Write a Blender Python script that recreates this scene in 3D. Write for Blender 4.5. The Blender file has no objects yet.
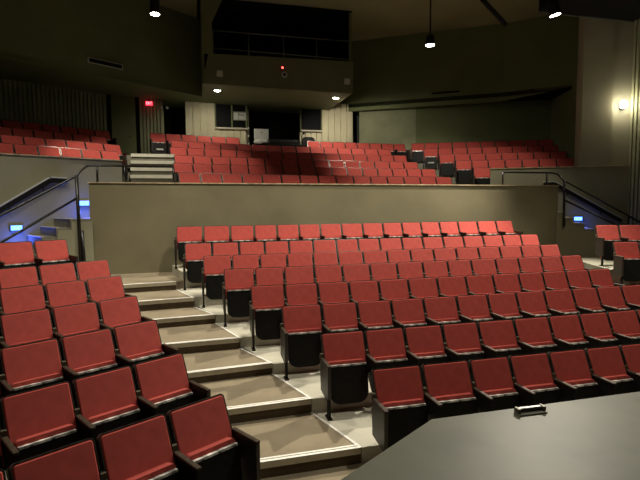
import bpy, bmesh, math, random
from mathutils import Vector, Matrix
random.seed(7)
C = bpy.context.scene.collection
PI = math.pi
R = math.radians

# ------------------------------------------------------------------ materials
def mat(name, col, rough=.6, metal=0., var=0., vscale=6., bump=0., bscale=40., spec=.5, col2=None, coat=0.):
    m = bpy.data.materials.new(name); m.use_nodes = True
    nt = m.node_tree; b = nt.nodes['Principled BSDF']
    b.inputs['Base Color'].default_value = (*col, 1)
    b.inputs['Roughness'].default_value = rough
    b.inputs['Metallic'].default_value = metal
    b.inputs['Specular IOR Level'].default_value = spec
    if coat: b.inputs['Coat Weight'].default_value = coat
    tc = nt.nodes.new('ShaderNodeTexCoord')
    if var > 0:
        n = nt.nodes.new('ShaderNodeTexNoise'); n.inputs['Scale'].default_value = vscale
        n.inputs['Detail'].default_value = 5
        nt.links.new(tc.outputs['Object'], n.inputs['Vector'])
        r = nt.nodes.new('ShaderNodeValToRGB')
        r.color_ramp.elements[0].position = .35; r.color_ramp.elements[1].position = .65
        c2 = col2 or tuple(min(1, c*(1+var)) for c in col)
        c1 = tuple(c*(1-var) for c in col) if col2 is None else col
        r.color_ramp.elements[0].color = (*c1, 1); r.color_ramp.elements[1].color = (*c2, 1)
        nt.links.new(n.outputs['Fac'], r.inputs['Fac'])
        nt.links.new(r.outputs['Color'], b.inputs['Base Color'])
    if bump > 0:
        n2 = nt.nodes.new('ShaderNodeTexNoise'); n2.inputs['Scale'].default_value = bscale
        nt.links.new(tc.outputs['Object'], n2.inputs['Vector'])
        bp = nt.nodes.new('ShaderNodeBump'); bp.inputs['Strength'].default_value = bump
        bp.inputs['Distance'].default_value = .01
        nt.links.new(n2.outputs['Fac'], bp.inputs['Height'])
        nt.links.new(bp.outputs['Normal'], b.inputs['Normal'])
    return m
def emit(name, col, s):
    m = bpy.data.materials.new(name); m.use_nodes = True
    b = m.node_tree.nodes['Principled BSDF']
    b.inputs['Base Color'].default_value = (*col, 1)
    b.inputs['Emission Color'].default_value = (*col, 1); b.inputs['Emission Strength'].default_value = s
    return m
RED = mat('red_fabric', (.36, .056, .044), .85, var=.10, vscale=9, bump=.25, bscale=350, spec=.25)
BLACK = mat('black_enamel', (.008, .0075, .0065), .55, spec=.16, var=.3, vscale=20)
TRIM = mat('worn_metal_trim', (.055, .048, .04), .3, .4, var=.5, vscale=25)
LIP = mat('edge_painted_glints', (.04, .035, .03), .3, .1, var=1, vscale=13, col2=(.95, .92, .86))  # white noise patches are gloss highlights painted into the dark edge
WOOD = mat('dark_armrest_wood', (.036, .022, .012), .6, spec=.2, var=.3, vscale=30)
PANEL = mat('dark_brown_end_panel', (.022, .017, .012), .45, var=.25, vscale=12)
BRASS = mat('dull_bracket_metal', (.085, .075, .045), .5, .3)
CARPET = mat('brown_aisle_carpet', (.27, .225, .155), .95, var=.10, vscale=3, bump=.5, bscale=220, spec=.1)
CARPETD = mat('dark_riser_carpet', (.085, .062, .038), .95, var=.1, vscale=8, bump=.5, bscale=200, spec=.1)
NOSE = mat('beige_nosing_metal', (.42, .37, .27), .5, var=.08, vscale=12)
WHITE = mat('white_paint_strip', (.86, .84, .78), .55, var=.05, vscale=14)
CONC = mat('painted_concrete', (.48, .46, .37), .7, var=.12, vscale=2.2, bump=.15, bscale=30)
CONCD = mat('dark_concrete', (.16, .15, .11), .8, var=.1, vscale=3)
WALLC = mat('olive_brown_plaster', (.19, .168, .100), .8, var=.10, vscale=1.3, bump=.12, bscale=18, spec=.3)
WALLG = mat('grey_plaster', (.24, .23, .155), .8, var=.06, vscale=1.5, bump=.1, bscale=18, spec=.3)
CAP = mat('worn_wall_cap', (.42, .33, .20), .55, var=.35, vscale=6)
DARKG = mat('dark_olive_paint', (.14, .155, .072), .85, var=.10, vscale=.8, spec=.3)
CEIL = mat('ceiling_olive', (.25, .235, .125), .9, var=.1, vscale=.5, spec=.2)
RIB = mat('ribbed_wall_paint', (.22, .225, .13), .8, var=.1, vscale=2)
RIBL = mat('pale_ribbed_panel', (.55, .50, .33), .75, var=.08, vscale=2)
VOID = mat('black_masking', (.006, .006, .005), .95, spec=.1)
STAGE = mat('stage_paint', (.020, .022, .011), .5, var=.5, vscale=1.1, spec=.16, col2=(.052, .052, .031), bump=.06, bscale=6)
STEEL = mat('grey_steel', (.13, .13, .11), .5, .4)
RAIL = mat('black_rail', (.010, .009, .008), .35, spec=.4)
RAILW = mat('worn_handrail', (.10, .085, .06), .22, .3, spec=.8)
BOOTH = mat('booth_fascia_paint', (.15, .152, .08), .8, var=.06, vscale=1.2, spec=.3)
PALE = mat('pale_grey_plastic', (.42, .42, .37), .5)
GLASS = mat('dark_booth_glass', (.004, .004, .004), .5, spec=.05)
BLUE = emit('blue_step_light', (.06, .17, 1.), 7)
LAMP = emit('lamp_face', (1., .95, .84), 40)
REDL = emit('red_indicator', (1., .08, .06), 6)
EXITM = emit('exit_sign_red', (.9, .03, .06), 1.6)
EXITW = emit('exit_letters', (1., .55, .6), 1.6)
CLOTH = mat('pale_cloth', (.38, .40, .36), .9, bump=.4, bscale=30)

# ------------------------------------------------------------------ helpers
def link(name, bm, m, parent=None, smooth=False):
    me = bpy.data.meshes.new(name)
    bmesh.ops.recalc_face_normals(bm, faces=bm.faces)
    bm.to_mesh(me); bm.free()
    ms = m if isinstance(m, (list, tuple)) else [m]
    for x in ms: me.materials.append(x)
    if smooth:
        for p in me.polygons: p.use_smooth = len(p.vertices) == 4
    o = bpy.data.objects.new(name, me); C.objects.link(o)
    if parent: o.parent = parent
    return o
def tag(o, label=None, cat=None, group=None, kind=None):
    if label: o['label'] = label
    if cat: o['category'] = cat
    if group: o['group'] = group
    if kind: o['kind'] = kind
    return o
def thing(name, label, cat, loc=(0, 0, 0), rz=0, group=None):
    o = bpy.data.objects.new(name, None); C.objects.link(o)
    o.empty_display_size = .2
    o.location = loc; o.rotation_euler = (0, 0, rz)
    return tag(o, label, cat, group)
def box(bm, x0, x1, y0, y1, z0, z1, M=None):
    vs = [Vector((x, y, z)) for x in (x0, x1) for y in (y0, y1) for z in (z0, z1)]
    if M: vs = [M @ v for v in vs]
    v = [bm.verts.new(p) for p in vs]
    for f in ((0, 1, 3, 2), (4, 6, 7, 5), (0, 4, 5, 1), (2, 3, 7, 6), (0, 2, 6, 4), (1, 5, 7, 3)):
        bm.faces.new([v[i] for i in f])
    return bm
def rbox(x0, x1, y0, y1, z0, z1, r, seg=2, M=None):
    bm = bmesh.new(); box(bm, x0, x1, y0, y1, z0, z1)
    bmesh.ops.bevel(bm, geom=bm.edges[:], offset=r, segments=seg, profile=.5, affect='EDGES')
    if M: bmesh.ops.transform(bm, matrix=M, verts=bm.verts)
    return bm
def prism(bm, pts, z0, z1):
    n = len(pts)
    a = [bm.verts.new((p[0], p[1], z0)) for p in pts]; b = [bm.verts.new((p[0], p[1], z1)) for p in pts]
    bm.faces.new(a[::-1]); bm.faces.new(b)
    for i in range(n): bm.faces.new((a[i], a[(i+1) % n], b[(i+1) % n], b[i]))
    return bm
def extrude_poly(bm, pts3, d):            # closed outline pts3 pushed along d
    d = Vector(d); n = len(pts3)
    a = [bm.verts.new(p) for p in pts3]; b = [bm.verts.new(Vector(p)+d) for p in pts3]
    bm.faces.new(a); bm.faces.new(b[::-1])
    for i in range(n): bm.faces.new((a[i], b[i], b[(i+1) % n], a[(i+1) % n]))
    return bm
def seg_box(bm, p, q, z0, z1, t, side=1, z0b=None, z1b=None):   # vertical slab from p to q, thickness t to the back
    dx, dy = q[0]-p[0], q[1]-p[1]; L = math.hypot(dx, dy)
    n = Vector((-dy/L, dx/L, 0))*t*side
    z0b = z0 if z0b is None else z0b; z1b = z1 if z1b is None else z1b
    return extrude_poly(bm, [Vector((p[0], p[1], z0)), Vector((q[0], q[1], z0b)), Vector((q[0], q[1], z1b)), Vector((p[0], p[1], z1))], n)
def ribbed(bm, p, q, z0, z1, pitch=.12, depth=.04, t=.15, duty=.6):
    dx, dy = q[0]-p[0], q[1]-p[1]; L = math.hypot(dx, dy); u = Vector((dx/L, dy/L, 0)); n = Vector((-u.y, u.x, 0))
    P = Vector((p[0], p[1], 0)); pts = []
    k = max(1, int(round(L/pitch))); w = L/k
    for i in range(k):
        s = i*w
        pts += [P+u*s, P+u*(s+w*duty), P+u*(s+w*duty)+n*depth, P+u*(s+w)+n*depth]
    pts += [P+u*L+n*depth, P+u*L+n*t, P+n*t]
    cl = [pts[0]]
    for a in pts[1:]:
        if (a-cl[-1]).length > 1e-5: cl.append(a)
    return prism(bm, [(a.x, a.y) for a in cl], z0, z1)
def tube(bm, pts, r, seg=10):
    pts = [Vector(p) for p in pts]; rings = []
    for i, p in enumerate(pts):
        d = (pts[min(i+1, len(pts)-1)]-pts[max(i-1, 0)]).normalized()
        a = d.cross(Vector((0, 0, 1)))
        if a.length < 1e-3: a = Vector((1, 0, 0))
        a.normalize(); b = d.cross(a)
        rings.append([bm.verts.new(p+a*r*math.cos(2*PI*k/seg)+b*r*math.sin(2*PI*k/seg)) for k in range(seg)])
    for i in range(len(rings)-1):
        for k in range(seg): bm.faces.new((rings[i][k], rings[i][(k+1) % seg], rings[i+1][(k+1) % seg], rings[i+1][k]))
    bm.faces.new(rings[0][::-1]); bm.faces.new(rings[-1])
    return bm
def lathe(bm, prof, seg=20, M=None):      # prof: list of (r,z)
    rings = []
    for r, z in prof:
        ring = []
        for k in range(seg):
            v = Vector((max(r, 1e-4)*math.cos(2*PI*k/seg), max(r, 1e-4)*math.sin(2*PI*k/seg), z))
            ring.append(bm.verts.new(M @ v if M else v))
        rings.append(ring)
    for i in range(len(rings)-1):
        for k in range(seg): bm.faces.new((rings[i][k], rings[i][(k+1) % seg], rings[i+1][(k+1) % seg], rings[i+1][k]))
    bm.faces.new(rings[0][::-1]); bm.faces.new(rings[-1])
    return bm
def struct(name, bm, m, label=None):
    o = link(name, bm, m); o['kind'] = 'structure'
    if label: o['label'] = label
    return o
ORD = ['', 'first', 'second', 'third', 'fourth', 'fifth', 'sixth', 'seventh', 'eighth', 'ninth', 'tenth', 'eleventh', 'twelfth',
       'thirteenth', 'fourteenth', 'fifteenth', 'sixteenth', 'seventeenth', 'eighteenth', 'nineteenth', 'twentieth']

# ------------------------------------------------------------------ levels
F = [-.075, .085, .249, .39, .545, .686, .857, 1.165]   # floor of the eight lower rows
LAND = 1.01
FL = [.0, .100, .212, .352, .480, .628, .774, 1.078]         # the left block's rows sit a little lower
YW = 11.35                                               # face of the wall behind them
CEILZ = 9.1
a31 = R(31.1); A = Vector((math.cos(a31), math.sin(a31), 0)); B = Vector((-math.sin(a31), math.cos(a31), 0))
am = R(-20); AR = Vector((math.cos(am), math.sin(am), 0)); BR = Vector((-math.sin(am), math.cos(am), 0))

# ------------------------------------------------------------------ seat prototype (faces -y, origin on the floor at the foot)
W = .53; HW = W/2
LEAN = math.atan2(.21, .47)
def back_M():                 # local frame of the leaning back: z up the back, origin at its bottom
    return Matrix.Translation((0, .235, .385)) @ Matrix.Rotation(-LEAN, 4, 'X')
BM_ = back_M(); BH = .528
def outline(w, h, r, n=4, z0=0.0, rb=None):
    rb = r if rb is None else rb
    pts = []
    for cx, cz, a0, rr in ((w/2-r, z0+h-r, 0, r), (-w/2+r, z0+h-r, 90, r), (-w/2+rb, z0+rb, 180, rb), (w/2-rb, z0+rb, 270, rb)):
        for k in range(n+1):
            a = R(a0+90*k/n); pts.append((cx+rr*math.cos(a), cz+rr*math.sin(a)))
    return pts
def cushion_bm(w, h, t, r, M, bulge=.015, rb=None, fr=.012):
    bm = bmesh.new(); o = outline(w, h, r, rb=rb); oi = outline(w-2*fr, h-2*fr, max(r-fr, .004), z0=fr, rb=None if rb is None else rb-fr)
    om = outline(w*.6, h*.6, r*.6, z0=h*.2, rb=None if rb is None else rb*.6)
    def ring(pp, y): return [bm.verts.new(M @ Vector((x, y, z))) for x, z in pp]
    r0 = ring(o, 0); r1 = ring(o, -t+fr); r2 = ring(oi, -t-bulge)
    n = len(o)
    for p, q in ((r0, r1), (r1, r2)):
        for i in range(n): bm.faces.new((p[i], p[(i+1) % n], q[(i+1) % n], q[i]))
    bm.faces.new(r0[::-1]); bm.faces.new(r2)
    return bm
def frame_bm(w, h, r, t, d, M):           # thin edging that runs up the sides and over the top
    bm = bmesh.new(); o = outline(w, h, r); n = len(o)
    oi = outline(w-2*t, h-2*t, r-t*.5, z0=t)
    def ring(pp, y): return [bm.verts.new(M @ Vector((x, y, z))) for x, z in pp]
    a, b, c, e = ring(o, .004), ring(o, -d), ring(oi, -d), ring(oi, .004)
    for p, q in ((a, b), (b, c), (c, e), (e, a)):
        for i in range(n): bm.faces.new((p[i], p[(i+1) % n], q[(i+1) % n], q[i]))
    return bm
PM = Matrix.Translation((0, .125, .105)) @ Matrix.Rotation(-R(8), 4, 'X')      # folded seat pan
def leg_profile(x0, x1, wide):
    bm = bmesh.new()
    if wide:
        pts = [(.32, .60), (-.028, .60), (-.028, .24), (.0, .20), (.30, .235)]
    else:
        pts = [(.30, .60), (-.02, .60), (-.02, .40), (.03, .22), (.13, .22), (.27, .38)]
    extrude_poly(bm, [Vector((x0, y, z)) for y, z in pts], (x1-x0, 0, 0))
    return bm
def armrest_bm(x):
    bm = rbox(x-.022, x+.022, -.035, .30, .600, .624, .009, 2)
    return bm
def leg_bm(x):
    bm = bmesh.new()
    box(bm, x-.014, x+.014, -.02, .035, .02, .30)
    box(bm, x-.024, x+.024, -.05, .09, 0, .016)
    box(bm, x-.012, x+.012, .03, .05, .016, .05)
    return bm
def bracket_bm(x):
    return rbox(x-.022, x+.022, .30, .335, .60, .67, .006, 1)
def make_seat(end=0):         # end: 0 middle of a row, 1 panel at its left end, 2 panel at its right end, 3 only the right arm added
    t = thing('theatre_seat', 'x', 'seat')
    P = []
    P.append(link('backrest', cushion_bm(W-.044, BH-.014, .050, .026, BM_ @ Matrix.Translation((0, 0, .007)), bulge=.003), RED, t, True))
    sh = bmesh.new(); extrude_poly(sh, [BM_ @ Vector((x, .028, z)) for x, z in outline(W-.032, BH, .032)], BM_.to_3x3() @ Vector((0, -.030, 0)))
    shell = link('backrest_shell', sh, BLACK, t)
    P.append(link('backrest_trim', frame_bm(W-.026, BH+.006, .034, .009, .044, BM_ @ Matrix.Translation((0, 0, -.002))), TRIM, shell))
    P.append(link('seat_cushion', cushion_bm(.425, .462, -.075, .03, PM @ Matrix.Translation((0, .004, .03)), bulge=-.012, rb=.08), RED, t, True))
    pan = bmesh.new(); extrude_poly(pan, [PM @ Vector((x, 0, z)) for x, z in outline(.44, .452, .025, rb=.12)], PM.to_3x3() @ Vector((0, -.028, 0)))
    bmesh.ops.bevel(pan, geom=[e for e in pan.edges if not e.is_manifold or e.calc_face_angle(0) > 1.2], offset=.006, segments=2, affect='EDGES')
    pan_o = link('seat_pan', pan, BLACK, t)
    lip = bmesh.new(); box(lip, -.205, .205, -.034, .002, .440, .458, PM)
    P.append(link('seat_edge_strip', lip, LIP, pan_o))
    P.append(link('armrest', armrest_bm(-HW), WOOD, t))
    if end == 1:
        P.append(link('end_panel', leg_profile(-HW-.020, -HW+.016, True), PANEL, t))
    else:
        P.append(link('side_frame', leg_profile(-HW-.009, -HW+.009, False), BLACK, t))
    P.append(link('leg', leg_bm(-HW), BLACK, t))
    P.append(link('hinge_bracket', bracket_bm(-HW), BRASS, t))
    if end in (2, 3):
        P.append(link('armrest', armrest_bm(HW), WOOD, t))
        P.append(link('end_panel', leg_profile(HW-.016, HW+.020, True), PANEL, t))
        P.append(link('leg', leg_bm(HW), BLACK, t))
    return t
SEATS = {}
def seat(loc, rz, sx, end, label, group):
    if end not in SEATS:
        SEATS[end] = make_seat(end); r = SEATS[end]
    else:
        src = SEATS[end]; r = src.copy(); C.objects.link(r)
        for ch in src.children:
            c = ch.copy(); C.objects.link(c); c.parent = r
            for g in ch.children:
                d = g.copy(); C.objects.link(d); d.parent = c
    r.location = loc; r.rotation_euler = (0, 0, rz); r.scale = (sx, 1, 1)
    r['label'] = label; r['category'] = 'seat'; r['group'] = group
    return r
def plate(p):                 # pale strip across the underside of a folded seat
    link('label_plate', rbox(-.11, .11, .06, .09, .30, .35, .003, 1), PALE, p)
BACKOFF = .445     # the back's top edge is this far behind the foot

CENTRE = {
  1: [1.756, 2.331, 2.909, 3.416, 3.94, 4.46, 4.96, 5.47],
  2: [1.443, 2.013, 2.544, 3.074, 3.597, 4.146, 4.701, 5.205, 5.687, 6.207, 6.73],
  3: [1.12, 1.702, 2.225, 2.75, 3.265, 3.816, 4.347, 4.858, 5.371, 5.909, 6.393, 6.886, 7.406],
  4: [0.798, 1.341, 1.877, 2.401, 2.914, 3.444, 3.979, 4.527, 5.061, 5.587, 6.089, 6.592, 7.094, 7.594],
  5: [0.443, 0.981, 1.495, 2.043, 2.565, 3.1, 3.638, 4.163, 4.688, 5.196, 5.742, 6.259, 6.79, 7.286, 7.80],
  6: [0.116, 0.656, 1.185, 1.719, 2.244, 2.758, 3.292, 3.814, 4.337, 4.868, 5.402, 5.936, 6.47, 7.014, 7.516, 8.02],
  7: [-0.229, 0.323, 0.873, 1.412, 1.935, 2.469, 2.998, 3.503, 4.01, 4.554, 5.073, 5.591, 6.124, 6.651, 7.187, 7.695, 8.20],
  8: [-0.421, 0.163, 0.758, 1.3, 1.829, 2.352, 2.865, 3.394, 3.931, 4.456, 4.963, 5.478, 5.995, 6.518, 7.078, 7.631, 8.13]}
for i, xs in CENTRE.items():
    yb = 4.68+.924*(i-1)
    n = len(xs)-1
    for k in range(n):
        w = xs[k+1]-xs[k]
        x = (xs[k]+xs[k+1])/2-.028
        last = k == n-1 and i >= 3
        seat((x, yb-BACKOFF, F[i-1]), 0, w/W, 1 if k == 0 else (2 if last else 0),
             'red tip-up seat in centre block, %s from carpeted aisle, %s row from stage' % (ORD[k+1], ORD[i]),
             'seats of the %s row in the centre block' % ORD[i])
# left block
SH = [0, .1527, .3492, .5477, .7417, .9218, .6019]
TJ = []
for j in range(7):
    T = Vector((.197, 4.028, 0))+A*SH[j]+B*.9224*j
    TJ.append(T)
    for c in range(4):          # c counts from the aisle
        P = T-A*(.52*(c+.5)+.03)-B*BACKOFF
        seat((P.x, P.y, FL[j+1]), a31, .52/W, 2 if c == 0 else 0,
             'red tip-up seat in lower left block, %s from aisle, %s row from the top' % (ORD[c+1], ORD[7-j]),
             'seats of the %s row from the top in the lower left block' % ORD[7-j])
# right block, two rows in view
for lab, (x, y), z, n in (('nearer', (8.36, 8.14), .825, 4), ('farther', (8.77, 9.04), 1.125, 4)):
    for c in range(n):
        P = Vector((x, y, 0))+AR*(.50*(c+.5)-.02)-BR*BACKOFF
        seat((P.x, P.y, z), am, .5/W, 1 if c == 0 else 0,
             'red tip-up seat in lower right block, %s from its left end, %s row' % (ORD[c+1], lab),
             'seats of the %s row in the lower right block' % lab)
# upper centre block: curved rows
CX, CY = 7.83, 13.53-29.78
RAD = [29.78]
for d in (.952, .933, .950, .933, .942): RAD.append(RAD[-1]+d)
ZT = [3.292]
for d in (.303, .300, .318, .314, .332): ZT.append(ZT[-1]+d)
ST = [-8.34, -8.49, -8.50, -8.65, -8.65, -8.85]; WB = [.5455, .518, .541, .517, .537, .515]
KS = [range(15), range(16), range(15), range(16), range(15), [-1, 0, 1, 2, 3, 4]+list(range(10, 18))]
FB = [z-.86 for z in ZT]
for i in range(6):
    ks = list(KS[i])
    for q, k in enumerate(ks):
        t = (ST[i]+WB[i]*(k+.5)-.02)/RAD[i]
        rr = RAD[i]-BACKOFF
        P = (CX+rr*math.sin(t), CY+rr*math.cos(t), FB[i])
        e = 1 if q == 0 else (2 if q == len(ks)-1 else 0)
        if i == 5 and k == 4: e = 2
        if i == 5 and k == 10: e = 1
        if i == 5:
            lab = ('red tip-up seat in rearmost upper centre row, %s left of control desk' % ORD[5-k]) if k < 5 else \
                  ('red tip-up seat in rearmost upper centre row, %s right of control desk' % ORD[k-9])
        else:
            lab = 'red tip-up seat in upper centre block, %s from left, %s row behind the wall' % (ORD[q+1], ORD[i+1])
        so_ = seat(P, -t, WB[i]/W, e, lab, 'seats of the %s row in the upper centre block' % ORD[i+1])
        if i == 5 and k == -1: plate(so_)
# upper left block
psl = .616; AL = Vector((math.cos(psl), math.sin(psl), 0)); BL = Vector((-math.sin(psl), math.cos(psl), 0))
zl = 4.006
ULZ = []
for j, (sh, dz, ks) in enumerate(((0, 0, range(-5, 2)), (0, .31, range(-5, 3)), (.566, .331, range(-5, 2)), (.60, .33, range(-6, 3)))):
    zl += dz; ULZ.append(zl-.86)
    ks = list(ks)
    for k in ks:
        P = Vector((-2.958, 14.23, 0))+AL*(sh+.53*(k+.5)-.02)+BL*(.924*j-BACKOFF)
        seat((P.x, P.y, zl-.86), psl, 1, 2 if k == ks[-1] else 0,
             'red tip-up seat in upper left block, %s from its right end, %s visible row up' % (ORD[ks[-1]-k+1], ORD[j+1]),
             'seats of the %s row in the upper left block' % ORD[j+1])
# upper right block
psr = -.447; AQ = Vector((math.cos(psr), math.sin(psr), 0)); BQ = Vector((-math.sin(psr), math.cos(psr), 0))
zr = 3.602; URZ = []
for j, (sh, dz, ks) in enumerate(((0, 0, range(0, 1)), (-.482, .319, range(0, 7)), (-.974, .31, range(0, 8)), (-1.513, .318, range(0, 9)), (-2.0, .32, range(0, 10)))):
    zr += dz; URZ.append(zr-.86)
    ks = list(ks)
    for k in ks:
        P = Vector((8.654, 13.856, 0))+AQ*(sh+.53*(k+.5)-.02)+BQ*(.924*j-BACKOFF)
        so_ = seat((P.x, P.y, zr-.86), psr, 1, 1 if k == 0 else (2 if k == ks[-1] and j else 0),
             'red tip-up seat in upper right block, %s from its left end, %s visible row up' % (ORD[k+1], ORD[j+1]),
             'seats of the %s row in the upper right block' % ORD[j+1])
        if j == 3 and k == 0: plate(so_)

# ------------------------------------------------------------------ lower floor
NL = [(.471, 4.431), (.248, 5.33), (-.143, 6.25), (-.50, 7.10), (-.66, 8.08), (-1.0, 8.80), (-1.383, 9.75)]
NR = [(1.547, 4.446), (1.254, 5.378), (.94, 6.345), (.579, 7.137), (.26, 8.17), (-.083, 8.906), (-.424, 9.86)]
LV = F[1:7]+[LAND]
base = bmesh.new(); box(base, -9, 14, -1.5, 20, -.35, F[0])
struct('floor', base, CARPET)
# centre tiers
FY = [4.45, 5.38, 6.32, 7.18, 8.17, 8.98, 10.0]
XR = [7.1, 7.3, 7.6, 7.85, 8.0, 8.3, 8.45]
for k in range(7):
    z = F[k+1]; zb = F[k]
    nx = NR[k]; lx = nx[0]+.012 if k < 6 else -.285
    top = [(lx, FY[k]), (XR[k]-.1, FY[k]), (XR[k]+.1, YW), ((-.56 if k == 6 else -.90), YW)]
    bm = bmesh.new(); prism(bm, top, zb-.02, z)
    struct('floor', bm, CONC)
    # white painted line along the edge of the aisle
# left tiers
for j in range(7):
    T = TJ[j]; z = FL[j+1]; E0 = T-B*1.15+A*.03
    nxt = T+B*2.6
    E1 = TJ[min(j+1, 6)]-B*.2
    end = TJ[6]+B*2.0 if True else None
    pts = [E0, T+A*.03-B*.25]+[TJ[q]+A*.03-B*.25 for q in range(j+1, 7)]+[TJ[6]+B*.75+A*.0]
    pts = [(p.x, p.y) for p in pts]
    far = TJ[6]+B*.75-A*5.5; fr = E0-A*5.5
    pts += [(far.x, far.y), (fr.x, fr.y)]
    bm = bmesh.new(); prism(bm, pts, (FL[j] if j else F[0])-.02, z)
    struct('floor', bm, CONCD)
# landing along the foot of the wall and side aisle on the left
lp = [(NL[6][0]-.9, NL[6][1]-.45), NL[6], NR[6], (-.28, 10.0), (-.555, YW), (-2.5, YW), (-5.9, 9.3), (-4.2, 7.9)]
# right tiers
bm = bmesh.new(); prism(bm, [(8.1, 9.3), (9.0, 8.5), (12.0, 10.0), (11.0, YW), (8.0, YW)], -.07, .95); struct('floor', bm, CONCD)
for lab, (x, y), z in (('n', (8.36, 8.14), .825), ('f', (8.77, 9.04), 1.125)):
    P0 = Vector((x, y, 0))-AR*.12-BR*1.0
    pts = [P0, P0+AR*4, P0+AR*4+BR*2.6, P0+BR*(3.0 if lab == 'n' else 2.1)]
    bm = bmesh.new(); prism(bm, [(p.x, p.y) for p in pts], -.07, z)
    tr = struct('floor', bm, CONCD)
    nb = bmesh.new(); box(nb, 0, 4.0, -.01, .05, 0, .012)
    no = link('nosing_strip', nb, CONC, tr); no.location = (P0.x, P0.y, z); no.rotation_euler = (0, 0, am)

# aisle stairs
ais = thing('aisle_stairs', 'carpeted aisle stairs with pale nosings climbing between the left and centre blocks', 'stairs', (.9, 4.44, F[0]))
ais['kind'] = 'structure'
def kid(name, bm, m, par, base=None):
    bmesh.ops.translate(bm, verts=bm.verts, vec=-(base or par.location))
    return link(name, bm, m, par)
def ext(p, q, s):             # p pushed away from q by s
    d = Vector((p[0]-q[0], p[1]-q[1])); d.normalize(); return (p[0]+d.x*s, p[1]+d.y*s)
for k in range(7):
    z = LV[k]; zb = F[0] if k == 0 else LV[k-1]
    L = ext(NL[k], NR[k], .35); Rr = NR[k]
    if k < 6: L2 = ext(NL[k+1], NR[k+1], .55); R2 = (NR[k+1][0], NR[k+1][1]+.03)
    else: L2 = None
    if k == 6:
        poly = [L, Rr, (-.285, 9.995), (-.555, YW), (-2.6, YW), (-6.0, 9.6), (-4.6, 8.0)]
    else:
        poly = [L, Rr, R2, L2]
    bm = bmesh.new(); prism(bm, poly, zb-.03, z)
    tr = kid('tread', bm, CARPET, ais)
    d = Vector((Rr[0]-L[0], Rr[1]-L[1], 0)); ln = d.length; d.normalize(); n = Vector((-d.y, d.x, 0))
    P = Vector((L[0], L[1], 0))
    def strip(o0, o1, z0, z1, m, nm, s0=0, s1=None):
        bb = bmesh.new(); s1_ = ln if s1 is None else s1
        extrude_poly(bb, [P+d*s0+n*o0+Vector((0, 0, z0)), P+d*s1_+n*o0+Vector((0, 0, z0)), P+d*s1_+n*o1+Vector((0, 0, z0)), P+d*s0+n*o1+Vector((0, 0, z0))], (0, 0, z1-z0))
        bmesh.ops.translate(bb, verts=bb.verts, vec=-ais.location)
        return link(nm, bb, m, tr)
    strip(-.012, 0, z-.058, z+.008, NOSE, 'nosing_edge')
    strip(-.012, .022, z, z+.010, WHITE, 'nosing_strip')
    strip(.040, .066, z, z+.008, WHITE, 'nosing_strip')
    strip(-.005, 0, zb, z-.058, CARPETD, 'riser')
    if k < 6:
        q0 = Vector((Rr[0], Rr[1], 0)); q1 = Vector((NR[k+1][0], NR[k+1][1], 0)); dd = (q1-q0).normalized(); nn = Vector((-dd.y, dd.x, 0))
        bb = bmesh.new(); extrude_poly(bb, [q0-nn*.018+Vector((0, 0, z)), q1-nn*.018+Vector((0, 0, z)), q1+nn*.012+Vector((0, 0, z)), q0+nn*.012+Vector((0, 0, z))], (0, 0, .006))
        bmesh.ops.translate(bb, verts=bb.verts, vec=-ais.location); link('painted_edge_line', bb, WHITE, tr)

# ------------------------------------------------------------------ stage
st = bmesh.new(); prism(st, [(1.756, 3.345), (9.5, 3.40), (9.5, -5), (-7, -5), (-7, -2.37)], F[0]+.01, .85)
stage = struct('floor', st, STAGE, 'dark glossy stage deck with a chamfered corner')
fp = thing('floor_pocket', 'small metal cable bracket lying at the edge of the dark stage', 'stage fitting', (2.58, 3.235, .85), R(-1))
link('base_plate', rbox(-.13, .13, -.035, .045, 0, .012, .003, 1), STEEL, fp)
link('housing', rbox(-.115, .105, .0, .04, .012, .045, .006, 2), RAIL, fp)
for s in (-1, 1): link('end_bracket', rbox(s*.115-.012, s*.115+.012, -.02, .045, 0, .05, .004, 1), BRASS, fp)
cb = bmesh.new(); tube(cb, [(.02, .04, .03), (.0, .07, .02), (-.02, .09, .008), (-.035, .108, .004)], .004, 6); link('cable', cb, BLACK, fp)

# ------------------------------------------------------------------ wall behind the lower block
cw = bmesh.new(); extrude_poly(cw, [Vector((-2.231, YW, .2)), Vector((9.734, YW, .2)), Vector((9.734, YW, 2.965)), Vector((-2.231, YW, 3.01))], (0, .18, 0))
wall = struct('wall_back', cw, WALLC)
cc = bmesh.new(); extrude_poly(cc, [Vector((-2.245, YW-.02, 3.01)), Vector((9.748, YW-.02, 2.965)), Vector((9.748, YW-.02, 2.99)), Vector((-2.245, YW-.02, 3.035))], (0, .22, 0))
struct('trim_1', cc, CAP)
# cross aisle
ca = bmesh.new(); prism(ca, [(-2.2, YW+.18), (9.7, YW+.18), (10.3, 12.3), (9.4, 13.0), (8.0, 14.3), (-1.7, 14.3), (-2.75, 12.3)], 1.9, 2.24)
struct('floor', ca, CONCD)

# left vomitory wall, parallel to the left block
def pt(p, d, s): return (p[0]+d.x*s, p[1]+d.y*s)
LWp = (-2.787, 12.293); A31 = Vector((math.cos(R(31)), math.sin(R(31)), 0)); B31 = Vector((-math.sin(R(31)), math.cos(R(31)), 0))
lw0 = pt(LWp, A31, -9); lw1 = (-1.76, 12.91)
bm = bmesh.new(); seg_box(bm, lw0, lw1, .3, 3.62, .16); struct('wall_left', bm, WALLG)
bm = bmesh.new(); seg_box(bm, (lw0[0]+B31.x*-.02, lw0[1]+B31.y*-.02), (lw1[0]+A31.x*.015-B31.x*.02, lw1[1]+A31.y*.015-B31.y*.02), 3.62, 3.645, .20); struct('trim_2', bm, CAP)
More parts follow.
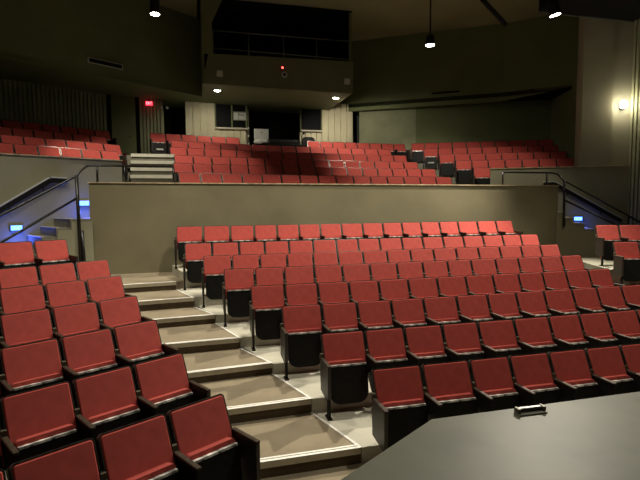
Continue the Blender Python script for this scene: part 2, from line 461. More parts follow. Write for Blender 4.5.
# right vomitory wall
A29 = Vector((math.cos(R(-29)), math.sin(R(-29)), 0)); B29 = Vector((-A29.y, A29.x, 0))
rw0 = (8.82, 13.17); rw1 = (12.12, 11.34)
bm = bmesh.new(); seg_box(bm, rw0, rw1, .3, 3.55, .16); struct('wall_right', bm, WALLG)
bm = bmesh.new(); seg_box(bm, (rw0[0]-B29.x*.02-A29.x*.015, rw0[1]-B29.y*.02-A29.y*.015), (rw1[0]-B29.x*.02, rw1[1]-B29.y*.02), 3.55, 3.575, .20); struct('trim_3', bm, CAP)
# stairs down at both ends of the wall
def side_stairs(corner, out, inw, width, label, n=6, s0=.41, mstr=WALLG, rise=.175):
    s = thing('side_stairs', label, 'stairs', (corner[0], corner[1], 1.165)); s['kind'] = 'structure'
    c = Vector((corner[0], corner[1], 0))
    for k in range(n):
        z = 2.24-rise*k; sa = s0+.28*k-.28 if k else -.1; sb = s0+.28*k
        p0 = c+out*sa+inw*.0; p1 = c+out*sb
        bb = bmesh.new(); prism(bb, [(q.x, q.y) for q in (p0, p1, p1+inw*width, p0+inw*width)], .9, z)
        bmesh.ops.translate(bb, verts=bb.verts, vec=-s.location)
        stp = link('step', bb, CONCD, s)
        bb = bmesh.new(); q = c+out*(sb-.05); r_ = c+out*(sb+.015)
        prism(bb, [(v.x, v.y) for v in (q, r_, r_+inw*(width-.01), q+inw*(width-.01))], z, z+.014)
        bmesh.ops.translate(bb, verts=bb.verts, vec=-s.location)
        link('nosing_strip', bb, NOSE, stp)
    # stringer under the near ends of the steps
    top = []
    for k in range(n):
        z = 2.19-rise*k
        top += [c+out*(s0+.28*(k-1) if k else -.02)+Vector((0, 0, z)), c+out*(s0+.28*k-.02)+Vector((0, 0, z))]
    pts = top+[c+out*(s0+.28*(n-1)-.02)+Vector((0, 0, .9)), c-out*.02+Vector((0, 0, .9))]
    bb = bmesh.new(); extrude_poly(bb, [p-inw*.04 for p in pts], inw*.04)
    bmesh.ops.translate(bb, verts=bb.verts, vec=-s.location)
    link('stringer', bb, mstr, s)
    return s
side_stairs((-2.22, YW), -A31, B31, 1.08, 'side stairs lit blue beside the left end of the wall')
side_stairs((9.72, YW), A29, B29, 1.08, 'side stairs lit blue beyond the right end of the wall', s0=.14, mstr=WALLC, rise=.158)
# blue step lights
def step_light(p, d, label):
    t = thing('step_light', label, 'light', (p[0], p[1], p[2]), math.atan2(d.y, d.x))
    link('housing', rbox(-.13, .13, -.03, .02, -.07, .07, .008, 1), STEEL, t)
    link('lens', rbox(-.105, .105, -.045, -.025, -.05, .05, .006, 1), BLUE, t)
    l = bpy.data.lights.new('blue_glow', 'POINT'); l.energy = 7; l.color = (.06, .12, 1.); l.shadow_soft_size = .06
    o = bpy.data.objects.new('blue_glow', l); C.objects.link(o); o.parent = t; o.location = (0, -.26, -.22); l.energy = 11 if p[0] < 5 else 4
step_light((-2.56, 12.405, 2.58), A31, 'blue step light on the grey wall beside the top of left stairs')
step_light((-3.77, 11.68, 2.06), A31, 'blue step light low on the grey wall by the lower left stairs')
step_light((10.97, 11.955, 2.03), A29, 'blue step light on the wall beside the right stairs')

# ------------------------------------------------------------------ rails
def rail_thing(label, loc): return thing('handrail', label, 'railing', loc)
def tk(name, pts, r, m, par, seg=10):
    bm = bmesh.new(); tube(bm, pts, r, seg); bmesh.ops.translate(bm, verts=bm.verts, vec=-par.location)
    return link(name, bm, m, par, True)
g = rail_thing('black tube guard rail over the left end of the wall, bending down the left stairs', (-2.4, 11.25, 3.0))
yr = YW+.09
o_ = Vector((-2.22, YW, 0))
def nl(s, z, off=.0): v = o_-A31*s+B31*off; return (v.x, v.y, z)
tk('top_rail', [(-.478, yr, 3.386), (-2.12, yr, 3.395), (-2.25, yr-.03, 3.385), (-2.35, 11.271, 3.28), (-2.43, 11.223, 3.165), (-2.62, 11.108, 3.03), (-3.651, 10.49, 2.344), (-4.3, 10.10, 1.98)], .026, RAIL, g)
for x in (-.478, -1.50, -2.067): tk('post', [(x, yr, 3.0), (x, yr, 3.39)], .024, RAIL, g)
tk('post', [(-2.43, 11.2, 3.165), (-2.41, 11.15, 1.3)], .036, RAIL, g)
tk('post', [(-2.36, 11.16, 2.0), (-2.34, 11.16, 1.02)], .034, RAIL, g)
tk('lower_rail', [(-2.437, 11.219, 2.69), (-3.644, 10.494, 1.843), (-4.3, 10.10, 1.38)], .026, RAIL, g)
def wall_rail(label, pts, nrm, brk):
    w = rail_thing(label, pts[0])
    w.location = pts[0]
    bm = bmesh.new()
    for p, q in zip(pts[:-1], pts[1:]):
        p, q = Vector(p), Vector(q); d = (q-p).normalized(); u = Vector((0, 0, 1)); n = nrm
        up = (u-d*u.dot(d)).normalized()
        extrude_poly(bm, [p+up*.055-n*.02, p+up*.055-n*.075, p-up*.055-n*.075, p-up*.055-n*.02], q-p)
    bmesh.ops.translate(bm, verts=bm.verts, vec=-w.location)
    link('handrail_board', bm, RAIL, w)
    bm = bmesh.new()
    for p, q in zip(pts[:-1], pts[1:]):
        p, q = Vector(p), Vector(q); d = (q-p).normalized(); up = (Vector((0, 0, 1))-d*d.z).normalized()
        extrude_poly(bm, [p+up*.080-nrm*.02, p+up*.080-nrm*.082, p+up*.050-nrm*.082, p+up*.050-nrm*.02], q-p)
    bmesh.ops.translate(bm, verts=bm.verts, vec=-w.location)
    link('pale_top_edge', bm, PALE, w)  # paler strip laid along the top of the board
    for b in brk:
        bm = bmesh.new(); b = Vector(b); tube(bm, [b-nrm*.05+Vector((0, 0, -.02)), b-nrm*.05+Vector((0, 0, -.10)), b+nrm*.02+Vector((0, 0, -.12))], .014, 8)
        bmesh.ops.translate(bm, verts=bm.verts, vec=-w.location); link('bracket', bm, RAIL, w)
wall_rail('dark handrail with a pale top edge on the left grey wall', [(-2.88, 12.238, 3.09), (-3.164, 12.067, 3.10), (-4.012, 11.557, 2.46), (-5.2, 10.84, 1.56)], B31, [(-3.878, 11.637, 2.52), (-3.3, 11.98, 2.98)])
wall_rail('dark handrail with a pale top edge on the right grey wall', [(10.122, 12.447, 3.06), (10.387, 12.30, 3.07), (11.795, 11.521, 2.09), (11.98, 11.42, 1.97)], B29, [(10.7, 12.13, 2.83), (11.5, 11.68, 2.27)])
g = rail_thing('black tube guard rail over the right end of the wall, bending down the right stairs', (9.7, 11.3, 3.0))
tk('top_rail', [(8.03, yr, 3.339), (9.58, yr, 3.335), (9.71, 11.37, 3.30), (9.831, 11.283, 3.124), (11.174, 10.476, 2.169), (11.9, 10.05, 1.65)], .026, RAIL, g)
for x in (8.03, 9.42): tk('post', [(x, yr, 2.96), (x, yr, 3.335)], .024, RAIL, g)
tk('post', [(9.84, 11.26, 3.13), (9.80, 11.17, 1.85)], .034, RAIL, g)
tk('lower_rail', [(9.835, 11.281, 2.6), (10.924, 10.627, 1.926), (11.6, 10.22, 1.5)], .026, RAIL, g)
tk('post', [(11.2, 10.46, 2.15), (11.2, 10.46, 1.2)], .03, RAIL, g)

# ------------------------------------------------------------------ upper tiers
def arc(rr, t0, t1, n=14): return [(CX+rr*math.sin(t0+(t1-t0)*k/n), CY+rr*math.cos(t0+(t1-t0)*k/n)) for k in range(n+1)]
for i in range(6):
    rf = RAD[i]-(1.1 if i else .72); t0 = (ST[i]-.25)/RAD[i]
    nmax = max(KS[i])+1; t1 = (ST[i]+WB[i]*nmax+.15)/RAD[i]
    back = 35.75
    bm = bmesh.new(); prism(bm, arc(rf, t0, t1)+arc(back, t0, t1)[::-1], (2.2 if i == 0 else FB[i-1]-.02), FB[i])
    struct('floor', bm, CONC)
for j in range(4):
    e = Vector((-2.958, 14.23, 0))+AL*(.53*(2 if j in (0,) else 3)+(.3 if j > 1 else 0))+BL*(.924*j-1.1)
    bm = bmesh.new(); prism(bm, [(p.x, p.y) for p in (e-AL*9.5, e, e+BL*(5.2-.924*j), e-AL*9.5+BL*(5.2-.924*j))], 1.9 if j == 0 else ULZ[j-1]-.02, ULZ[j])
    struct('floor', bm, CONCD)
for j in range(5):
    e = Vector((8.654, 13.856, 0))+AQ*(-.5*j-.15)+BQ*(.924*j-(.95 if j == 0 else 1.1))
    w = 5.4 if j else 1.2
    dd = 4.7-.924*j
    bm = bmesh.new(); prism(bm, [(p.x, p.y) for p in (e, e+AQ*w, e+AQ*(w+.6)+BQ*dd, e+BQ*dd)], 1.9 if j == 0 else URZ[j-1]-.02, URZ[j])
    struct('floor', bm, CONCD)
# stairs between the upper blocks, seen head-on above the wall
def tall_stairs(x0, x1, y0, n, rise, run, label, dx=0., m=CONC):
    s = thing('gallery_stairs', label, 'stairs', (x0, y0, 2.24)); s['kind'] = 'structure'
    for k in range(n):
        z = 2.24+rise*(k+1)
        bb = bmesh.new(); box(bb, dx*k, x1-x0+dx*k, run*k, run*(k+1)+.02, 0, z-2.24)
        stp = link('step', bb, CONCD, s)
        bb = bmesh.new(); box(bb, dx*k-.01, x1-x0+dx*k+.01, run*k-.03, run*k+.04, z-2.24-.075, z-2.24+.012)
        link('nosing_strip', bb, CONC, stp)
    return s
tall_stairs(-1.60, -.42, 12.75, 8, .216, .28, 'pale-edged steep stairs between the upper left and centre blocks', dx=-.02)
ll = bmesh.new(); prism(ll, [(-1.9, 14.95), (-.62, 14.95), (-.75, 19.2), (-2.9, 18.6)], 3.6, 3.96); struct('floor', ll, CONCD)
# right gallery aisle: stepped beside the ends of the centre rows
ra = thing('gallery_stairs', 'dim stepped aisle between the upper centre and right blocks', 'stairs', (7.9, 12.6, 2.24)); ra['kind'] = 'structure'
for k in range(10):
    r0 = RAD[0]-1.1+.46*k; z = 2.06+.165*(k+1)
    sx = .05-.08*k
    bb = bmesh.new(); x0 = 7.75+sx; box(bb, x0-7.9, x0-7.9+1.15, CY+r0-12.6, CY+r0+.48-12.6, 0, z-2.24)
    stp = link('step', bb, CONCD, ra)
    bb = bmesh.new(); box(bb, x0-7.9, x0-7.9+.9, CY+r0-12.6-.01, CY+r0+.02-12.6, z-2.24-.07, z-2.24+.01)
    link('nosing_strip', bb, WHITE, stp)

# ------------------------------------------------------------------ rear walls
P1 = (-2.95, 18.63); P2 = (-.30, 19.3)
def lerp(t): return (P1[0]+(P2[0]-P1[0])*t, P1[1]+(P2[1]-P1[1])*t)
p_far = pt(P1, A31, -10.5)
bm = bmesh.new(); ribbed(bm, p_far, P1, 3.0, 7.2, .13, .045, .2); struct('wall_rear_left', bm, RIB)
bm = bmesh.new(); seg_box(bm, P1, lerp(.044), 3.6, 7.2, .2, 1); seg_box(bm, lerp(.3436), lerp(.395), 3.6, 7.2, .2, 1); struct('trim_4', bm, VOID)
bm = bmesh.new(); seg_box(bm, lerp(.046), lerp(.342), 3.96, 6.35, .08); 
d1 = struct('door_1', bm, DARKG)
bm = bmesh.new(); hp = lerp(.30); tube(bm, [(hp[0], hp[1]-.06, 5.0), (hp[0]-.1, hp[1]-.09, 5.0)], .02); link('door_handle', bm, STEEL, d1)
bm = bmesh.new(); ribbed(bm, lerp(.396), lerp(.71), 3.6, 7.2, .13, .045, .2); struct('wall_rear_left', bm, RIB)
bm = bmesh.new(); seg_box(bm, lerp(.046), lerp(.342), 6.35, 7.2, .2, 1); struct('wall_rear_left', bm, DARKG)
bm = bmesh.new(); box(bm, -2.2, .8, 20.6, 20.7, 3.6, 7.2); struct('wall_rear_left', bm, VOID)
# centre rear wall
bm = bmesh.new(); ribbed(bm, P2, (.79, 19.3), 3.96, 6.6, .25, .06, .2, .84); struct('wall_rear', bm, RIBL)
bm = bmesh.new(); ribbed(bm, (.79, 19.3), (2.02, 19.3), 3.96, 5.42, .25, .06, .2, .84); struct('wall_rear', bm, RIBL)
bm = bmesh.new(); ribbed(bm, (4.15, 19.3), (5.06, 19.3), 3.96, 5.42, .25, .06, .2, .84); struct('wall_rear', bm, RIBL)
bm = bmesh.new(); ribbed(bm, (5.06, 19.3), (6.40, 19.3), 3.96, 6.6, .25, .06, .2, .84); struct('wall_rear', bm, RIBL)
bm = bmesh.new(); seg_box(bm, (6.70, 19.4), (8.75, 18.32), 3.9, 6.6, .2); struct('wall_rear', bm, RIB)
bm = bmesh.new(); box(bm, 6.35, 7.0, 20.6, 20.7, 3.6, 6.6); struct('wall_rear', bm, VOID)
bm = bmesh.new(); box(bm, .6, 5.2, 21.0, 21.1, 3.9, 6.6); box(bm, .6, .7, 19.5, 21, 3.9, 6.6); box(bm, 5.1, 5.2, 19.5, 21, 3.9, 6.6); struct('wall_rear', bm, VOID)
def booth_window(name, x0, x1, z0, z1, mull):
    bm = bmesh.new(); box(bm, x0, x1, 19.36, 19.38, z0, z1); w = struct(name, bm, GLASS)
    bm = bmesh.new()
    for x in [x0+.02, x1-.02]+mull: box(bm, x-.025, x+.025, 19.28, 19.36, z0, z1)
    box(bm, x0, x1, 19.28, 19.36, z1-.04, z1)
    link('window_frame', bm, DARKG, w)
    bm = bmesh.new(); box(bm, x0, x1, 19.18, 19.36, z0-.05, z0+.01); link('window_sill', bm, NOSE, w)
    return w
booth_window('window_1', .79, 2.02, 5.47, 6.42, [1.44])
booth_window('window_2', 4.15, 5.06, 5.47, 6.42, [])
nt = thing('notice_board', 'pale papers pinned behind the left booth window', 'notice', (1.78, 19.33, 5.95))
link('board', rbox(-.29, .29, -.01, .01, -.17, .17, .004, 1), CONCD, nt)
for x0, x1, z0, z1 in ((-.27, -.10, -.15, .13), (-.08, .12, -.14, .02), (.13, .27, -.15, .05), (-.06, .2, .06, .13)):
    link('paper', rbox(x0, x1, -.018, -.011, z0, z1, .002, 1), PALE, nt)
cp = thing('cable_post', 'thin post with pale tape marks left of the control desk', 'post', (2.06, 19.2, 3.99))
bm = bmesh.new(); tube(bm, [(0, 0, 0), (0, 0, 2.2)], .03); link('pole', bm, BRASS, cp)
for z in (.85, 1.15, 1.45): bm = bmesh.new(); tube(bm, [(0, 0, z), (0, 0, z+.07)], .036); link('tape_mark', bm, PALE, cp)
# control desk and gear
dk = thing('control_desk', 'black control desk behind the rearmost upper centre row', 'desk', (3.2, 18.35, 4.0))
link('desk_top', rbox(-1.1, 1.1, -.3, .3, .70, .75, .01, 1), BLACK, dk)
link('front_panel', rbox(-1.08, 1.08, -.29, -.25, 0, .70, .005, 1), VOID, dk)
for s in (-1, 1): link('side_panel', rbox(s*1.05-.02, s*1.05+.02, -.25, .28, 0, .70, .004, 1), BLACK, dk)
mx = thing('mixing_console', 'dim mixing console on the control desk behind the seats', 'console', (3.25, 18.35, 4.752))
bm = bmesh.new(); extrude_poly(bm, [Vector((-.65, -.25, 0)), Vector((-.65, .25, 0)), Vector((-.65, .25, .22)), Vector((-.65, .15, .24)), Vector((-.65, -.25, .06))], (1.3, 0, 0)); link('body', bm, BLACK, mx)
for k in range(12):
    bm = bmesh.new(); box(bm, -.6+.1*k, -.57+.1*k, -.1, -.06, .10, .18); link('fader', bm, STEEL, mx)
mo = thing('monitor', 'pale grey square monitor back standing at the left of control desk', 'monitor', (2.45, 18.35, 4.752))
link('screen_housing', rbox(-.27, .27, -.03, .04, .17, .58, .015, 2), PALE, mo)
link('stand', rbox(-.05, .05, 0, .05, .02, .2, .01, 1), BLACK, mo)
link('foot', rbox(-.14, .14, -.06, .12, 0, .02, .005, 1), BLACK, mo)
bm = bmesh.new(); lathe(bm, [(.02, 0), (.022, .012)], 10, Matrix.Translation((0, -.025, .45)) @ Matrix.Rotation(R(90), 4, 'X')); link('badge', bm, BLACK, mo)
bm = bmesh.new(); bmesh.ops.create_icosphere(bm, subdivisions=3, radius=.2)
for v in bm.verts: v.co = Vector((v.co.x*1.45, v.co.y*.7, max(v.co.z, -.1)*(.55+.25*math.sin(v.co.x*23)*math.cos(v.co.y*19))+.06))
o = link('cable_heap', bm, PALE, None, True); o.location = (2.42, 18.14, 4.76); tag(o, 'crumpled pale cloth lying before the grey monitor on the desk', 'cloth'); o.name = 'crumpled_cloth'
bc = thing('desk_chair', 'black high-backed chair at the right end of the control desk', 'chair', (4.33, 18.75, 4.0))
link('backrest', cushion_bm(.52, .62, .10, .14, Matrix.Translation((0, -.05, .50)), .03), BLACK, bc, True)
link('seat', rbox(-.26, .26, -.04, .42, .42, .5, .03, 2), BLACK, bc)
bm = bmesh.new(); tube(bm, [(0, .2, .03), (0, .2, .42)], .03); link('gas_post', bm, BLACK, bc)
for k in range(5):
    bm = bmesh.new(); an = 2*PI*k/5; tube(bm, [(0, .2, .07), (.26*math.cos(an), .2+.26*math.sin(an), .03)], .02, 6); link('foot', bm, BLACK, bc)
ms = thing('microphone_lamp', 'slim gooseneck lamp beside the chair on the control desk', 'lamp', (4.0, 18.35, 4.752))
bm = bmesh.new(); tube(bm, [(0, 0, 0), (0, 0, .3), (.02, 0, .42), (.06, 0, .47)], .02, 8); link('neck', bm, BLACK, ms)
bm = bmesh.new(); lathe(bm, [(.03, .0), (.05, .05), (.03, .09)], 12, Matrix.Translation((.08, 0, .42))); link('head', bm, BLACK, ms)
bm = bmesh.new(); bmesh.ops.create_icosphere(bm, subdivisions=3, radius=.25)
for v in bm.verts: v.co = Vector((v.co.x*1.3, v.co.y*.7, max(v.co.z, -.12)+.12+.02*math.sin(v.co.x*31)))
o = link('cloth_bundle', bm, CLOTH, None, True); o.location = (-.75, 18.75, 4.68); tag(o, 'pale grey cloth bundle on a stool behind the rearmost seats at far left', 'bundle')
so = thing('stool', 'dark round stool carrying the pale cloth bundle', 'stool', (-.75, 18.75, 4.0))
bm = bmesh.new(); lathe(bm, [(.2, .64), (.2, .68)], 16); link('seat', bm, BLACK, so)
for k in range(4):
    bm = bmesh.new(); an = PI/4+PI/2*k; tube(bm, [(.12*math.cos(an), .12*math.sin(an), .64), (.2*math.cos(an), .2*math.sin(an), 0)], .014, 6); link('leg', bm, BLACK, so)

# ------------------------------------------------------------------ ceiling, bulkheads, booth
bm = bmesh.new(); box(bm, -16, 20, -6, 22, CEILZ, CEILZ+.2); struct('ceiling', bm, CEIL)
# left bulkhead and low ceiling behind it
bl0, bl1 = (-12.6, 8.9), (.30, 18.2)
bm = bmesh.new(); seg_box(bm, bl0, bl1, 6.4, CEILZ, .15); lbh = struct('wall_bulkhead_left', bm, DARKG)
bm = bmesh.new(); prism(bm, [bl0, bl1, (.3, 20.8), (-14, 20.8)], 6.41, 6.55); struct('ceiling', bm, DARKG)
# right
br0, br1, br2 = (5.35, 19.85), (11.2, 16.05), (12.95, 14.25)
bm = bmesh.new(); seg_box(bm, br0, br1, 6.30, CEILZ, .15); struct('wall_bulkhead_right', bm, DARKG)
bm = bmesh.new(); seg_box(bm, br1, br2, 6.30, CEILZ, .15, 1, 6.55); struct('wall_bulkhead_right', bm, DARKG)
bm = bmesh.new(); prism(bm, [br0, br1, br2, (15, 14.25), (15, 21), (5.35, 21)], 6.45, 6.6); struct('ceiling', bm, VOID)
# rear right wall and side wall
rr0 = (8.75, 18.32); rr1 = (13.45, 16.1)
bm = bmesh.new(); seg_box(bm, rr0, rr1, 3.2, 6.45, .15); struct('wall_rear_right', bm, DARKG)
bm = bmesh.new(); seg_box(bm, (13.42, 16.2), (12.35, 13.2), 2.5, 6.7, .15); struct('wall_side_right', bm, DARKG)
bm = bmesh.new(); seg_box(bm, (12.95, 14.25), (12.35, 12.4), 3.0, CEILZ, .15); struct('wall_side_right', bm, VOID)
# pilaster, recessed panel and ribbed wall at the right
q0 = Vector((10.99, 11.97, 0)); q1 = Vector((11.68, 11.585, 0)); q2 = Vector((12.12, 11.34, 0))
bm = bmesh.new(); seg_box(bm, q0-B29*.02, q1-B29*.02, 3.575, CEILZ, .7); struct('wall_pilaster_right', bm, WALLG)
bm = bmesh.new(); seg_box(bm, q1+B29*.12, q2+B29*.12+A29*.3, 3.575, CEILZ, .2); struct('wall_recess_right', bm, WALLG)
bm = bmesh.new(); ribbed(bm, (12.12, 11.38), (12.9, 7.0), -.07, CEILZ, .11, .04, .2); struct('wall_ribbed_right', bm, RIB)
# side enclosure beyond the frame on the left
bm = bmesh.new(); seg_box(bm, (-10.5, 4.0), (-10.55, 14.5), -.07, CEILZ, .2); struct('wall_side_left', bm, DARKG)
# booth
X0, X1, YB = .30, 5.35, 16.2
bm = bmesh.new(); extrude_poly(bm, [Vector((X0, YB, 6.40)), Vector((X1, YB, 6.32)), Vector((X1+.03, YB, 7.40)), Vector((X0+.2, YB, 7.34))], (0, .12, 0)); struct('wall_booth_front', bm, BOOTH)
bm = bmesh.new(); extrude_poly(bm, [Vector((X0, YB+.02, 6.40)), Vector((X1, YB+.02, 6.32)), Vector((X1, YB+.02, 6.50)), Vector((X0, YB+.02, 6.58))], (0, 4.2, 0)); struct('ceiling', bm, BOOTH)
bm = bmesh.new(); box(bm, X0, X0+.08, YB+.12, 20.4, 6.5, CEILZ); struct('wall_booth_left', bm, BOOTH)
bm = bmesh.new(); extrude_poly(bm, [Vector((X0+.02, YB+.01, 7.35)), Vector((.64, YB+.01, 7.35)), Vector((.64, YB+.01, 8.32)), Vector((1.0, YB+.01, CEILZ)), Vector((X0+.02, YB+.01, CEILZ))], (0, .1, 0)); struct('wall_booth_left', bm, BOOTH)
bm = bmesh.new(); box(bm, X1-.08, X1, YB+.12, 20.4, 6.5, CEILZ); struct('wall_booth_right', bm, BOOTH)
bm = bmesh.new(); box(bm, X0+.05, X1-.05, 18.6, 18.7, 6.5, CEILZ); struct('wall_booth_back', bm, VOID)
bm = bmesh.new(); box(bm, .2, X1, YB+.05, 18.6, CEILZ-.03, CEILZ-.01); struct('ceiling', bm, VOID)
bm = bmesh.new(); box(bm, X0+.09, X0+.12, YB+.13, 18.6, 6.58, CEILZ-.03); box(bm, X1-.12, X1-.09, YB+.13, 18.6, 6.58, CEILZ-.03); struct('wall_booth_side', bm, VOID)
gr = thing('booth_railing', 'grey metal railing across the dark booth opening', 'railing', (2.9, YB+.06, 7.36))
for z0, z1, nm in ((8.08, 8.08, 'top_rail'), (7.53, 7.47, 'middle_rail')): tk(nm, [(.64, YB+.06, z0), (5.27, YB+.06, z1)], .022, STEEL, gr)
for x in (.66, 1.80, 2.96, 4.09, 5.25): tk('post', [(x, YB+.06, 7.36), (x, YB+.06, 8.08)], .022, STEEL, gr)
for (x, z, side) in ((.845, 6.72, 'left'), (5.14, 6.70, 'right')):
    s = thing('wall_speaker', 'small pale square box near the %s end of the booth fascia' % side, 'speaker', (x, YB-.04, z))
    link('housing', rbox(-.10, .10, -.03, .04, -.10, .10, .008, 1), PALE, s)
    link('grille', rbox(-.075, .075, -.036, -.03, -.075, .075, .002, 1), CONC, s)
il = thing('indicator_lamp', 'tiny red indicator lamp on the booth fascia', 'light', (2.90, YB-.018, 7.03))
bm = bmesh.new(); lathe(bm, [(.03, 0), (.03, .02), (.015, .035)], 12, Matrix.Rotation(R(90), 4, 'X')); link('lens', bm, REDL, il)
link('base', rbox(-.04, .04, -.004, .02, -.04, .04, .003, 1), BLACK, il)
cm = thing('fascia_camera', 'round ringed camera in the middle of the booth fascia', 'camera', (2.955, YB-.028, 6.80))
bm = bmesh.new(); lathe(bm, [(.095, 0), (.095, .03), (.06, .035)], 20, Matrix.Rotation(R(90), 4, 'X')); link('ring', bm, PALE, cm)
bm = bmesh.new(); lathe(bm, [(.05, .03), (.05, .045), (.01, .05)], 16, Matrix.Rotation(R(90), 4, 'X')); link('lens', bm, VOID, cm)
link('back_plate', rbox(-.14, .14, 0, .03, -.30, .14, .005, 1), BOOTH, cm)
# vents
v = thing('air_vent', 'long pale-framed air vent on the left bulkhead', 'vent', (-2.54, 16.07, 6.79), math.atan2(9.3, 12.9))
link('frame', rbox(-.54, .54, -.03, -.005, -.085, .085, .006, 1), PALE, v)
link('opening', rbox(-.505, .505, -.036, -.028, -.055, .055, .003, 1), VOID, v)
v = thing('air_vent', 'black slot air vent low on the right bulkhead', 'vent', (9.42, 17.14, 6.75), math.atan2(-3.8, 5.85))
link('frame', rbox(-.55, .55, -.02, -.004, -.05, .05, .004, 1), DARKG, v)
link('opening', rbox(-.52, .52, -.026, -.018, -.035, .035, .003, 1), VOID, v)
# exit sign
ex = thing('exit_sign', 'small red lit exit sign by the rear left door', 'sign', (-1.55, 18.75, 6.18), R(10)); ex.scale = (.72, 1, .72)
link('housing', rbox(-.17, .17, -.03, .05, -.10, .10, .008, 1), EXITM, ex)
link('hanger', rbox(-.02, .02, 0, .02, .10, .24, .003, 1), BLACK, ex)
def glyph(ch, x):
    bm = bmesh.new(); h = .06; w = .045; s = .012
    def bar(x0, z0, x1, z1):
        d = Vector((x1-x0, 0, z1-z0)).normalized(); n = Vector((-d.z, 0, d.x))*s/2
        extrude_poly(bm, [Vector((x+x0, -.034, z0))-n, Vector((x+x1, -.034, z1))-n, Vector((x+x1, -.034, z1))+n, Vector((x+x0, -.034, z0))+n], (0, .004, 0))
    for a in {'E': [(0, -h, 0, h), (0, h, w, h), (0, 0, w*.8, 0), (0, -h, w, -h)], 'X': [(0, -h, w, h), (0, h, w, -h)], 'I': [(w/2, -h, w/2, h)], 'T': [(w/2, -h, w/2, h), (-.005, h, w+.005, h)]}[ch]: bar(*a)
    return bm
for ch, x in zip('EXIT', (-.13, -.065, 0, .065)): link('letter', glyph(ch, x), EXITW, ex)
em = thing('emergency_light', 'twin-headed emergency light right of the exit sign', 'light', (-1.05, 19.0, 6.12), R(10))
link('base', rbox(-.08, .08, 0, .06, -.02, .04, .005, 1), VOID, em)
for x in (-.1, .1):
    bm = bmesh.new(); lathe(bm, [(.03, 0), (.05, .06), (.01, .065)], 12, Matrix.Translation((x, 0, -.03)) @ Matrix.Rotation(R(90), 4, 'X')); link('lamp_head', bm, PALE, em)

# ------------------------------------------------------------------ lamps
def spot(name, loc, target, power, ang=110, blend=.6, col=(1., .92, .76), size=.12, parent=None):
    l = bpy.data.lights.new(name, 'SPOT'); l.energy = power; l.spot_size = R(ang); l.spot_blend = blend; l.color = col; l.shadow_soft_size = size
    o = bpy.data.objects.new(name, l); C.objects.link(o); o.location = loc
    d = Vector(target)-Vector(loc); o.rotation_euler = d.to_track_quat('-Z', 'Y').to_euler()
    return o
def can(loc, r, h, label, stem=None, tilt=(0, 0)):
    t = thing('pendant_lamp', label, 'lamp', loc)
    t.rotation_euler = (R(tilt[0]), R(tilt[1]), 0)
    bm = bmesh.new(); lathe(bm, [(r, .0), (r*1.02, .04), (r, h*.8), (r*.7, h), (.01, h+.01)], 20); link('lamp_shade', bm, BLACK, t, True)
    bm = bmesh.new(); lathe(bm, [(r*.93, -.012), (r*.93, .004)], 20); link('lens', bm, LAMP, t)
    if stem:
        bm = bmesh.new(); tube(bm, [(0, 0, h), (0, 0, stem)], .022 if stem > 1 else .03, 8); link('stem', bm, BLACK, t)
    return t
can((-.855, 12.83, 7.2), .115, .85, 'black cylinder lamp hanging at the upper left of the ceiling', stem=1.9)
can((6.53, 12.79, 6.98), .125, .27, 'black pendant lamp on a thin stem over the upper right seats', stem=2.12)
can((8.79, 10.55, 7.18), .13, .30, 'lit black lamp under the dark catwalk at the upper right', stem=1.9, tilt=(0, -14))
for (x, y, z, sd) in ((.80, 17.0, 6.37, 'left'), (4.95, 16.9, 6.30, 'right')):
    t = thing('recessed_downlight', 'round recessed downlight in the %s end of the booth underside' % sd, 'light', (x, y, z))
    bm = bmesh.new(); lathe(bm, [(.11, -.012), (.13, 0), (.13, .03)], 20); link('trim_ring', bm, PALE, t)
    bm = bmesh.new(); lathe(bm, [(.10, -.02), (.10, -.01)], 20); link('lens', bm, LAMP, t)
    spot('booth_spot', (x, y, z-.06), (x+(.1 if x < 2 else 1.3), y+1.4, 3.5), 150 if x < 2 else 260, 150, .6)
# wall sconce
sc = thing('wall_sconce', 'bright wall sconce beside the right pilaster', 'lamp', (11.93, 11.47, 5.29), R(-29))
link('back_plate', rbox(-.06, .06, 0, .12, -.10, .10, .01, 1), STEEL, sc)
bm = bmesh.new(); lathe(bm, [(.02, -.11), (.08, -.08), (.085, .08), (.03, .11)], 18, Matrix.Translation((0, -.07, 0))); link('lamp_shade', bm, LAMP, sc, True)
def point(loc, e, col=(1., .86, .62), size=.1):
    l = bpy.data.lights.new('lamp', 'POINT'); l.energy = e; l.color = col; l.shadow_soft_size = size
    o = bpy.data.objects.new('lamp', l); C.objects.link(o); o.location = loc
point((11.86, 11.34, 5.29), 36)
# catwalk
bm = bmesh.new(); box(bm, 0, 6, -1.3, 0, 0, 1.4)
ck = thing('catwalk', 'dark lighting catwalk crossing the upper right corner', 'catwalk', (9.0, 11.42, 7.62))
link('deck', bm, VOID, ck)
bm = bmesh.new(); box(bm, 0, 6, .0, .04, -.03, .05); link('edge_rail', bm, STEEL, ck)
bm = bmesh.new(); tube(bm, [(-1.9, -.3, 0), (-.28, 1.05, 0)], .06); link('strut', bm, VOID, ck)

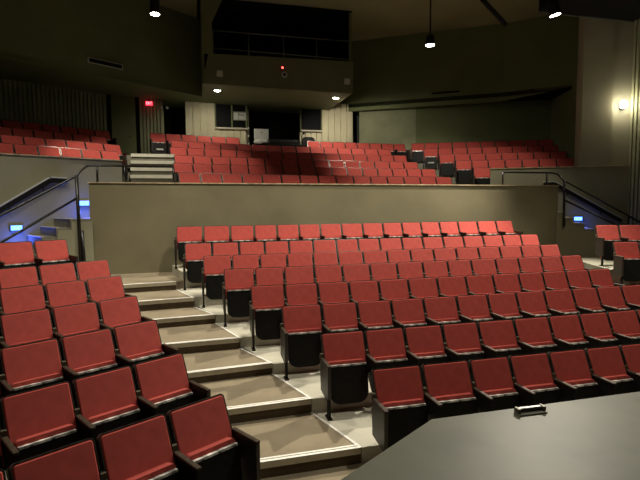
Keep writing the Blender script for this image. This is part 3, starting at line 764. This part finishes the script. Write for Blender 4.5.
# house lights, with fill spots added out of view
spot('house_or_fill_spot', (-.855, 12.83, 7.15), (-1.0, 14.4, 3), 720, 84, .35, size=.08)
spot('house_or_fill_spot', (6.53, 12.79, 6.93), (7.4, 14.5, 3), 680, 100, .35, size=.08)
spot('house_or_fill_spot', (8.79, 10.55, 7.12), (4.0, 6.8, 0), 4600, 90, .5, size=.08)
spot('house_or_fill_spot', (3.0, 8.6, 8.9), (3.0, 8.0, 0), 1500, 92, .35, size=.1)
spot('house_or_fill_spot', (-1.8, 8.0, 8.9), (-1.2, 7.6, 0), 800, 92, .4, size=.1)
spot('house_or_fill_spot', (-4.2, 8.6, 8.9), (-3.6, 11.6, 2.6), 700, 70, .6, size=.1)  # added out of view, without a fixture, to brighten the left grey wall
spot('house_or_fill_spot', (6.0, 3.0, 8.9), (5.5, 6.0, 0), 850, 90, .5, size=.1)  # added front fill on the seats, unseen and without a fixture
spot('house_or_fill_spot', (-.2, 2.5, 8.9), (.2, 5.5, 0), 200, 90, .5, size=.1)  # weaker unseen front fill, added over the aisle side

# ------------------------------------------------------------------ world, camera
w = bpy.data.worlds.new('World'); bpy.context.scene.world = w; w.use_nodes = True
w.node_tree.nodes['Background'].inputs['Color'].default_value = (.9, .85, .6, 1)
w.node_tree.nodes['Background'].inputs['Strength'].default_value = .02
cam = bpy.data.cameras.new('Camera'); co = bpy.data.objects.new('Camera', cam); C.objects.link(co)
yaw, pitch, roll, f = .2507, -.0777, -.0069, 481.68
fw = Vector((math.sin(yaw)*math.cos(pitch), math.cos(yaw)*math.cos(pitch), math.sin(pitch)))
rt = Vector((math.cos(yaw), -math.sin(yaw), 0)); up = rt.cross(fw)
r2 = rt*math.cos(roll)+up*math.sin(roll); u2 = -rt*math.sin(roll)+up*math.cos(roll)
co.matrix_world = Matrix(((r2.x, u2.x, -fw.x, 0), (r2.y, u2.y, -fw.y, 0), (r2.z, u2.z, -fw.z, 2.56), (0, 0, 0, 1)))
cam.sensor_width = 36; cam.lens = f/640*36; cam.clip_start = .05; cam.clip_end = 200
S = bpy.context.scene; S.camera = co
S.view_settings.view_transform = 'Standard'; S.view_settings.look = 'None'; S.view_settings.gamma = 1
S.view_settings.use_curve_mapping = False; S.view_settings.exposure = 0.22
